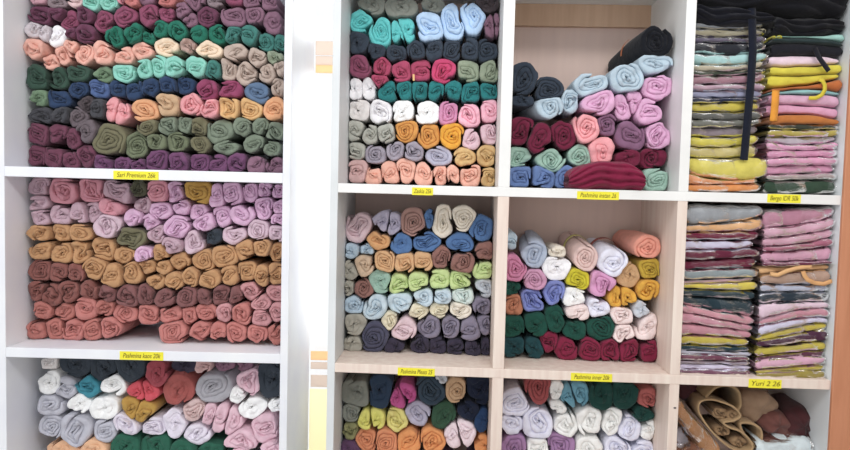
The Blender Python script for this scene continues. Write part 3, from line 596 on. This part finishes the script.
# black garments lying over both upper stacks, with their hanging belts
def ribbon(name, pts, w, mat, parent, U, rec, col, org, thick=0.0018, label=None, flat=True):
    """a strap of cloth through picture points, hanging at depth rec"""
    P = [np.array([*U.at(u, v, r_)]) for u, v, r_ in pts]; D_ = [r_ for _, _, r_ in pts]
    # resample
    out = []
    for i in range(len(P)-1):
        for k in range(6):
            t = k/6; out.append((P[i]*(1-t)+P[i+1]*t, D_[i]*(1-t)+D_[i+1]*t))
    out.append((P[-1], D_[-1])); V = []
    for i, (p, d) in enumerate(out):
        a = out[max(0, i-1)][0]; b = out[min(len(out)-1, i+1)][0]; t = (b-a)/max(1e-9, np.linalg.norm(b-a)); nrm = np.array([-t[1], t[0]])
        for sgn, dd in ((-1,0),(0,-0.0012),(1,0),(1,thick),(-1,thick)):
            q = p+nrm*sgn*w/2; V.append((q[0]-org[0], d+dd-org[1], q[1]-org[2]))
    n = len(out); Fc = [(i*5+j, i*5+(j+1) % 5, (i+1)*5+(j+1) % 5, (i+1)*5+j) for i in range(n-1) for j in range(5)]+[tuple(range(5)), tuple((n-1)*5+j for j in range(5))]
    o = link_mesh(name, V, Fc, mat, parent, True); o.color = rgb(col)
    if label: o['label'] = label
    return o
def garment(U, rec, s0, s1, top, bot, col, label, name='folded_garment', depth=0.22, lobes=3, gr=0.007):
    rng = random.Random(label); ss = (s0, (s0+s1)/2, s1)
    zt = [zat(U, s, rec, v) for s, v in zip(ss, top)]; zb = [zat(U, s, rec, v) for s, v in zip(ss, bot)]
    zc = (zt[1]+zb[1])/2; sc_ = (s0+s1)/2
    V, Fc = slab(curve3(*[q-zc for q in zt]), curve3(*[q-zc for q in zb]), s0-sc_, s1-sc_, depth, rng, 0, lobes, 60, 2.2, 64, gr)
    root = empty(name, U.p(sc_, rec, zc), -U.yaw)
    o = link_mesh('folded_cloth', V, Fc, M['cloth'], root, True); o.color = rgb(col)
    tag(root, label, 'garment'); return root, (sc_, rec, zc)
g1, o1 = garment(RU, 0.018, 0.578, 0.768, (2,5,14), (20,26,21), (18,19,28), 'black folded garment on top of the left packet stack, its belt hanging down')
ribbon('belt', [(752,8,0.010),(752.5,30,0.012),(753,52,0.014),(751.5,75,0.014),(749.5,100,0.013),(747,128,0.012),(745,150,0.011),(744,160,0.011)], 0.0185, M['cloth'], g1, RU, 0.02, (22,26,40), o1)
g2, o2 = garment(RU, 0.018, 0.764, 0.932, (16,16,18), (36,36,32), (18,18,24), 'black bunched garment on top of the right stack in the upper far right cubby')
g3, o3 = garment(RU, 0.012, 0.578, 0.932, (-24,-26,-22), (4,10,19), (16,16,22), 'black garment lying highest of all, across both stacks in the upper far right cubby')
ribbon('belt', [(815,48,0.010),(819,57,0.007),(824,64,0.007),(829,71,0.009)], 0.011, M['cloth'], st2[2], RU, 0.03, (28,28,36), (0.84,0.035,st2[2].location[2]-HC))
y2 = st2[5]
def local(root, U):
    q = np.array(root.location)-np.array([0,0,HC]); return (float(q@U.S), float(q@U.N)-U.k, float(q[2]))
for ch in st2[2].children:
    if ch.name.startswith('belt'):
        l_ = local(st2[2], RU); ch.location = (0.84-l_[0], 0.035-l_[1], 0)
ribbon('strap', [(819,79,0.014),(823,81,0.009),(825,85,0.008),(825,90,0.008),(822,95,0.009),(816,98,0.010),(809,98,0.014)], 0.009, M['cloth'], y2, RU, 0.03, (206,188,66), local(y2, RU))
ob = st2[10]
ribbon('strap', [(776,90,0.010),(775.5,100,0.008),(774.5,112,0.008),(773.5,121,0.009)], 0.0175, M['cloth'], ob, RU, 0.03, (222,150,62), local(ob, RU), label='orange hanging strap')
yb = garment(RU, 0.026, 0.764, 0.788, (36,36,36), (41,41.5,41), (196,186,70), 'small yellow folded corner poking out between the black garments', depth=0.05, lobes=1)[0]
tb = st4[6]
ribbon('strap', [(803,271,0.016),(805,276,0.012),(808,280,0.012),(815,283,0.014),(824,284,0.014),(832,281,0.016)], 0.010, M['cloth'], tb, RU, 0.03, (222,170,118), local(tb, RU))
ribbon('strap', [(770,274,0.014),(778,275,0.010),(787,271,0.010),(797,268,0.012),(812,266,0.014)], 0.010, M['cloth'], tb, RU, 0.03, (224,178,128), local(tb, RU))
# folded burgundy shawl in the upper third-column cubby
g4, o4 = garment(RU, -0.004, *[RU.at(u, 178, 0.0)[0] for u in (569, 645)], (172,160,170), (189,190.6,191.3), (124,32,62), 'wide burgundy shawl folded flat, overhanging the yellow sticker', 'folded_shawl', 0.2, 4)
g4['category'] = 'shawl'
# ------------------------------------------------------------------ bottom far right cubby: felt bag, pillowy cloths, packets
def loop_ribbon(pts, U, d0, d1, half, org, closed=True, n_=90, flare=1.0):
    P = [np.array(U.at(u, v, d0)) for u, v in pts]; n = len(P); S_ = []
    for i in range(n_+(0 if closed else 1)):
        f = i/n_*(n if closed else n-1); k = int(f) if closed else min(int(f), n-2); t = f-k
        g = lambda q: P[q % n] if closed else P[max(0, min(n-1, q))]
        p0, p1, p2, p3 = g(k-1), g(k), g(k+1), g(k+2)
        S_.append(0.5*((2*p1)+(-p0+p2)*t+(2*p0-5*p1+4*p2-p3)*t*t+(-p0+3*p1-3*p2+p3)*t**3))
    N_ = len(S_); V = []; c = sum(S_)/N_
    for i in range(N_):
        a, b = (S_[i-1], S_[(i+1) % N_]) if closed else (S_[max(0,i-1)], S_[min(N_-1,i+1)])
        t = (b-a)/max(1e-9, np.linalg.norm(b-a)); nr = np.array([-t[1], t[0]])
        for o_, y_ in ((-1,1),(-1,0.03),(-0.55,0.004),(0,0),(0.55,0.004),(1,0.03),(1,1)):
            q = S_[i]+nr*o_*half; q = c+(q-c)*(1-(1-flare)*y_)
            V.append((q[0]-org[0], d0+(d1-d0)*y_-org[1], q[1]-org[2]))
    Fc = [(i*7+j, i*7+(j+1), ((i+1) % N_)*7+(j+1), ((i+1) % N_)*7+j) for i in range(N_ if closed else N_-1) for j in range(6)]
    Fc += [(i*7+6, i*7, ((i+1) % N_)*7, ((i+1) % N_)*7+6) for i in range(N_ if closed else N_-1)]
    return V, Fc
bx, bz = RU.at(728, 425, 0.05); org = (bx, 0.05, bz)
bag = empty('felt_bag', RU.p(*org), -RU.yaw)
tag(bag, 'tan felt bag lying open with a pale rim, in the bottom far right cubby', 'bag')
V, Fc = loop_ribbon([(701,402),(712,400),(724,403),(735,408),(741,416),(734,421),(724,423),(730,428),(741,432),(750,440),(753,449),(744,452),(732,449),(718,438),(706,424),(699,411)], RU, 0.05, 0.20, 0.0026, org, flare=0.85)
o = link_mesh('outer_shell', V, Fc, M['felt'], bag, True); o.color = rgb((176,148,112), 1.0)
V, Fc = loop_ribbon([(706,398),(716,388),(730,386),(739,392),(741,404),(738,412)], RU, 0.062, 0.22, 0.004, org, closed=False, flare=0.95)
o = link_mesh('flap', V, Fc, M['felt'], bag, True); o.color = rgb((164,138,104), 1.0)
V, Fc = loop_ribbon([(741,424),(752,424),(761,430),(762,440),(757,448),(752,443),(744,434)], RU, 0.06, 0.2, 0.0035, org, closed=True, flare=0.9)
o = link_mesh('side_fold', V, Fc, M['felt'], bag, True); o.color = rgb((170,142,108), 1.0)
rng = random.Random(5)
for u, v, a, b in ((720,413,9,6),(733,416,7,7),(722,431,8,6),(738,442,9,6)):
    c = RU.at(u, v, 0.07); sc_ = RU.scale(0.07)
    R = 1/np.sqrt((DIRS[:,0]/(a*sc_))**2+(DIRS[:,1]/(b*sc_))**2)
    V, Fc = coil(R, 0.10, 'c', rng, (c[0]-org[0], c[1]-org[2])); V = [(x, y+0.02, z) for x, y, z in V]
    o = link_mesh('lining_fold', V, Fc, M['felt'], bag, True); o.color = rgb((152,124,94), 1.0)
def pillow(name, u, v, a, b, col, label, cat, rec=0.07, ang=0, depth=0.16, puff=3.0, seed=1):
    s, z = RU.at(u, v, rec); sc_ = RU.scale(rec); rng = random.Random(seed); n1, n2 = 48, 20; V = []; q1, q2, q3 = [rng.random()*6.28 for _ in range(3)]
    for i in range(n2+1):
        y = i/n2; r0 = (1-(1-min(1, y*4.5))**2)**0.5 if y < 0.222 else 1.0
        r0 *= 1-0.3*max(0, y-0.75)/0.25
        for j in range(n1):
            t = 2*math.pi*j/n1; ca, sa = math.cos(t), math.sin(t); k = (abs(ca)**puff+abs(sa)**puff)**(-1/puff)
            k *= 1+0.05*math.sin(3*t+q1+5*y)+0.04*math.sin(6*t+q2+9*y)
            x_, z_ = a*sc_*k*ca*r0, b*sc_*k*sa*r0
            x2, z2 = x_*math.cos(ang)-z_*math.sin(ang), x_*math.sin(ang)+z_*math.cos(ang)
            V.append((x2, y*depth+0.004*math.sin(5*t+q3)*(1-y)*r0+0.005*math.sin(9*x_/sc_/a+q1)*(1-y)*(1 if i < 6 else 0), z2))
    Fc = [(i*n1+j, i*n1+(j+1) % n1, (i+1)*n1+(j+1) % n1, (i+1)*n1+j) for i in range(n2) for j in range(n1)]
    V.append((0,0,0)); Fc += [((j+1) % n1, j, len(V)-1) for j in range(n1)]; Fc.append(tuple(n2*n1+j for j in range(n1)))
    o = link_mesh(name, V, Fc, M['felt'], None, True); o.location = RU.p(s, rec, z); o.rotation_euler = (0,0,-RU.yaw); o.color = rgb(col)
    return tag(o, label, cat)
pillow('folded_cloth', 762, 410, 19, 15, (170,142,118), 'light brown folded felt cloth behind the tan felt bag', 'cloth', 0.095, 0.08, 0.15)
pillow('folded_cloth', 781, 427, 17, 12, (112,72,66), 'reddish brown bunched cloth in front of the light brown one', 'cloth', 0.075, -0.3, 0.16, 2.3, 3)
pillow('folded_cloth', 806, 428, 17, 17, (74,40,42), 'dark maroon bunched cloth beside the grey side panel, bottom far right cubby', 'cloth', 0.07, 0.5, 0.18, 2.6, 4)
pillow('folded_cloth', 820, 446, 9, 17, (60,32,34), 'narrow dark maroon cloth end slumped against the grey side panel', 'cloth', 0.06, 0.35, 0.18, 2.4, 6)
pillow('folded_cloth', 694, 394, 14, 11, (104,66,70), 'dull maroon cloth tucked in the top corner above the diagonal packet', 'cloth', 0.13, 0.0, 0.12, 2.4, 5)
def diag_packet(u0, v0, u1, v1, th, rec, col, label, depth=0.16, cn='packaged_garment'):
    s0, z0 = RU.at(u0, v0, rec); s1, z1 = RU.at(u1, v1, rec); L = math.hypot(s1-s0, z1-z0); ang = math.atan2(z1-z0, s1-s0); rng = random.Random(label)
    root = empty(cn, RU.p((s0+s1)/2, rec, (z0+z1)/2), -RU.yaw); root.rotation_euler = (0, -ang, -RU.yaw); root.rotation_mode = 'XYZ'
    h = th*RU.scale(rec)/2
    V, Fc = slab(lambda t: h*(1-0.25*math.sin(6*t)), lambda t: -h, -L/2, L/2, depth, rng, 0, 2, 30, 2)
    o = link_mesh('folded_cloth', V, Fc, M['cloth'], root, True); o.color = cloth_rgb(col, GAIN)
    V, Fc = slab(lambda t: h*(1-0.25*math.sin(6*t)), lambda t: -h, -L/2-0.004, L/2+0.004, depth+0.004, rng, 0.0025, 1, 30, 2)
    link_mesh('plastic_sleeve', V, Fc, M['plastic'], root, True)
    tag(root, label, 'garment')
diag_packet(675, 403, 716, 456, 15, 0.045, (168,118,78), 'brown garment in clear plastic leaning diagonally beside the tan felt bag')
diag_packet(676, 430, 694, 455, 16, 0.085, (176,168,178), 'pale grey garment in clear plastic behind the diagonal brown packet')
diag_packet(676, 452, 702, 453, 13, 0.05, (120,76,56), 'dark brown garment in clear plastic, lowest beside the diagonal packet')
diag_packet(757, 450, 812, 449, 20, 0.05, (206,218,222), 'white garment in clear plastic under the reddish brown cloth')
# ------------------------------------------------------------------ handwritten yellow stickers on the shelf edges
def sticker(U, u0, u1, v0, v1, text, label):
    uc, vc = (u0+u1)/2, (v0+v1)/2
    s, z = U.at(uc, vc, -0.0004); sc_ = U.scale(0); w_, h_ = (u1-u0)*sc_, (v1-v0)*sc_
    root = empty('price_sticker', U.p(s, -0.0002, z), -U.yaw); tag(root, label, 'sticker', 'yellow handwritten stickers on the shelf edges')
    n = 12; V = []
    rng = random.Random(text)
    for i in range(n+1):
        x = -w_/2+w_*i/n; b_ = 0.0005*rng.random()
        V += [(x,-0.0006-b_*0.4,-h_/2+b_*0.6),(x,-0.0006-b_*0.4,h_/2-b_*0.6),(x,-0.0001,h_/2-b_*0.6),(x,-0.0001,-h_/2+b_*0.6)]
    Fc = [(i*4+j, i*4+(j+1) % 4, (i+1)*4+(j+1) % 4, (i+1)*4+j) for i in range(n) for j in range(4)]+[(0,1,2,3),(n*4+3,n*4+2,n*4+1,n*4)]
    link_mesh('paper', V, Fc, M['sticker'], root)
    cu = bpy.data.curves.new('writing', 'FONT'); cu.body = text; cu.size = h_*0.78; cu.shear = 0.25; cu.align_x = 'CENTER'; cu.align_y = 'CENTER'; cu.extrude = 0.0001; cu.offset = 0.00005
    tmp = bpy.data.objects.new('writing', cu); C.objects.link(tmp); bpy.context.view_layer.update()
    me = bpy.data.meshes.new_from_object(tmp.evaluated_get(bpy.context.evaluated_depsgraph_get())); bpy.data.objects.remove(tmp); bpy.data.curves.remove(cu)
    xs = [v.co.x for v in me.vertices]; k = min(1.4, w_*0.86/(max(xs)-min(xs)))
    me.transform(Matrix.Rotation(math.pi/2, 4, 'X') @ Matrix.Diagonal((k, 1, 1, 1))); me.materials.clear(); me.materials.append(M['ink'])
    t = bpy.data.objects.new('writing', me); C.objects.link(t); t.parent = root; t.location = (0, -0.0010, 0)
sticker(LU, 113.5, 158.5, 171.2, 179.6, 'Sari Premium 26k', 'yellow sticker under the upper far left cubby, on the white unit')
sticker(LU, 119.5, 163.5, 351.6, 360.2, 'Pashmina kaos 20k', 'yellow sticker under the middle far left cubby, on the white unit')
sticker(RU, 412, 433, 187.6, 195.2, 'Zaskia 25k', 'shortest yellow sticker, below the peach rolls')
sticker(RU, 577.5, 618.5, 191.6, 199.6, 'Pashmina instan 26', 'yellow sticker on the white shelf edge under the burgundy shawls')
sticker(RU, 768, 800, 194.3, 202.8, 'Bergo IDR 50k', 'yellow sticker on the white shelf edge under the bottle green packet')
sticker(RU, 397.5, 435, 368.0, 375.9, 'Pashmina Pleats 25', 'yellow sticker on birch shelf edge under the dark plum rolls')
sticker(RU, 571, 612, 373.4, 381.4, 'Pashmina inner 20k', 'yellow sticker on birch shelf edge under the wine red rolls')
sticker(RU, 749, 781, 379.3, 388.2, 'Yuri 2 26', 'yellow sticker on birch shelf edge under the olive packet')
# ------------------------------------------------------------------ light
wd = bpy.data.worlds.new('daylight'); bpy.context.scene.world = wd; wd.use_nodes = True
bg = wd.node_tree.nodes['Background']; bg.inputs[0].default_value = (0.97,0.985,1.0,1); bg.inputs[1].default_value = 1.05
def lamp(name, loc, target, size, energy, col):
    ld = bpy.data.lights.new(name, 'AREA'); ld.shape = 'RECTANGLE'; ld.size, ld.size_y = size; ld.energy = energy; ld.color = col
    o = bpy.data.objects.new(name, ld); C.objects.link(o); o.location = loc
    o.rotation_euler = (Vector(target)-Vector(loc)).to_track_quat('-Z', 'Y').to_euler(); return o
lamp('added_fill_light', (0.5,-0.1,2.75), (0.1,1.6,1.2), (1.2,0.25), 16, (1,0.99,0.97))  # unseen lamp, added for soft frontal light and highlights on the plastic
lamp('added_fill_light', (-1.1,0.2,2.75), (-0.5,1.6,1.2), (1.2,0.25), 8, (0.95,0.97,1.0))  # second unseen lamp, a weaker and cooler fill added on the left
lamp('window_daylight', (0.15,2.75,1.55), (-0.36,1.75,1.35), (0.5,1.5), 22, (1,0.99,0.98))
sc = bpy.context.scene
sc.view_settings.view_transform = 'Standard'; sc.view_settings.look = 'None'; sc.view_settings.exposure = 0.0; sc.view_settings.gamma = 1; sc.view_settings.use_curve_mapping = False
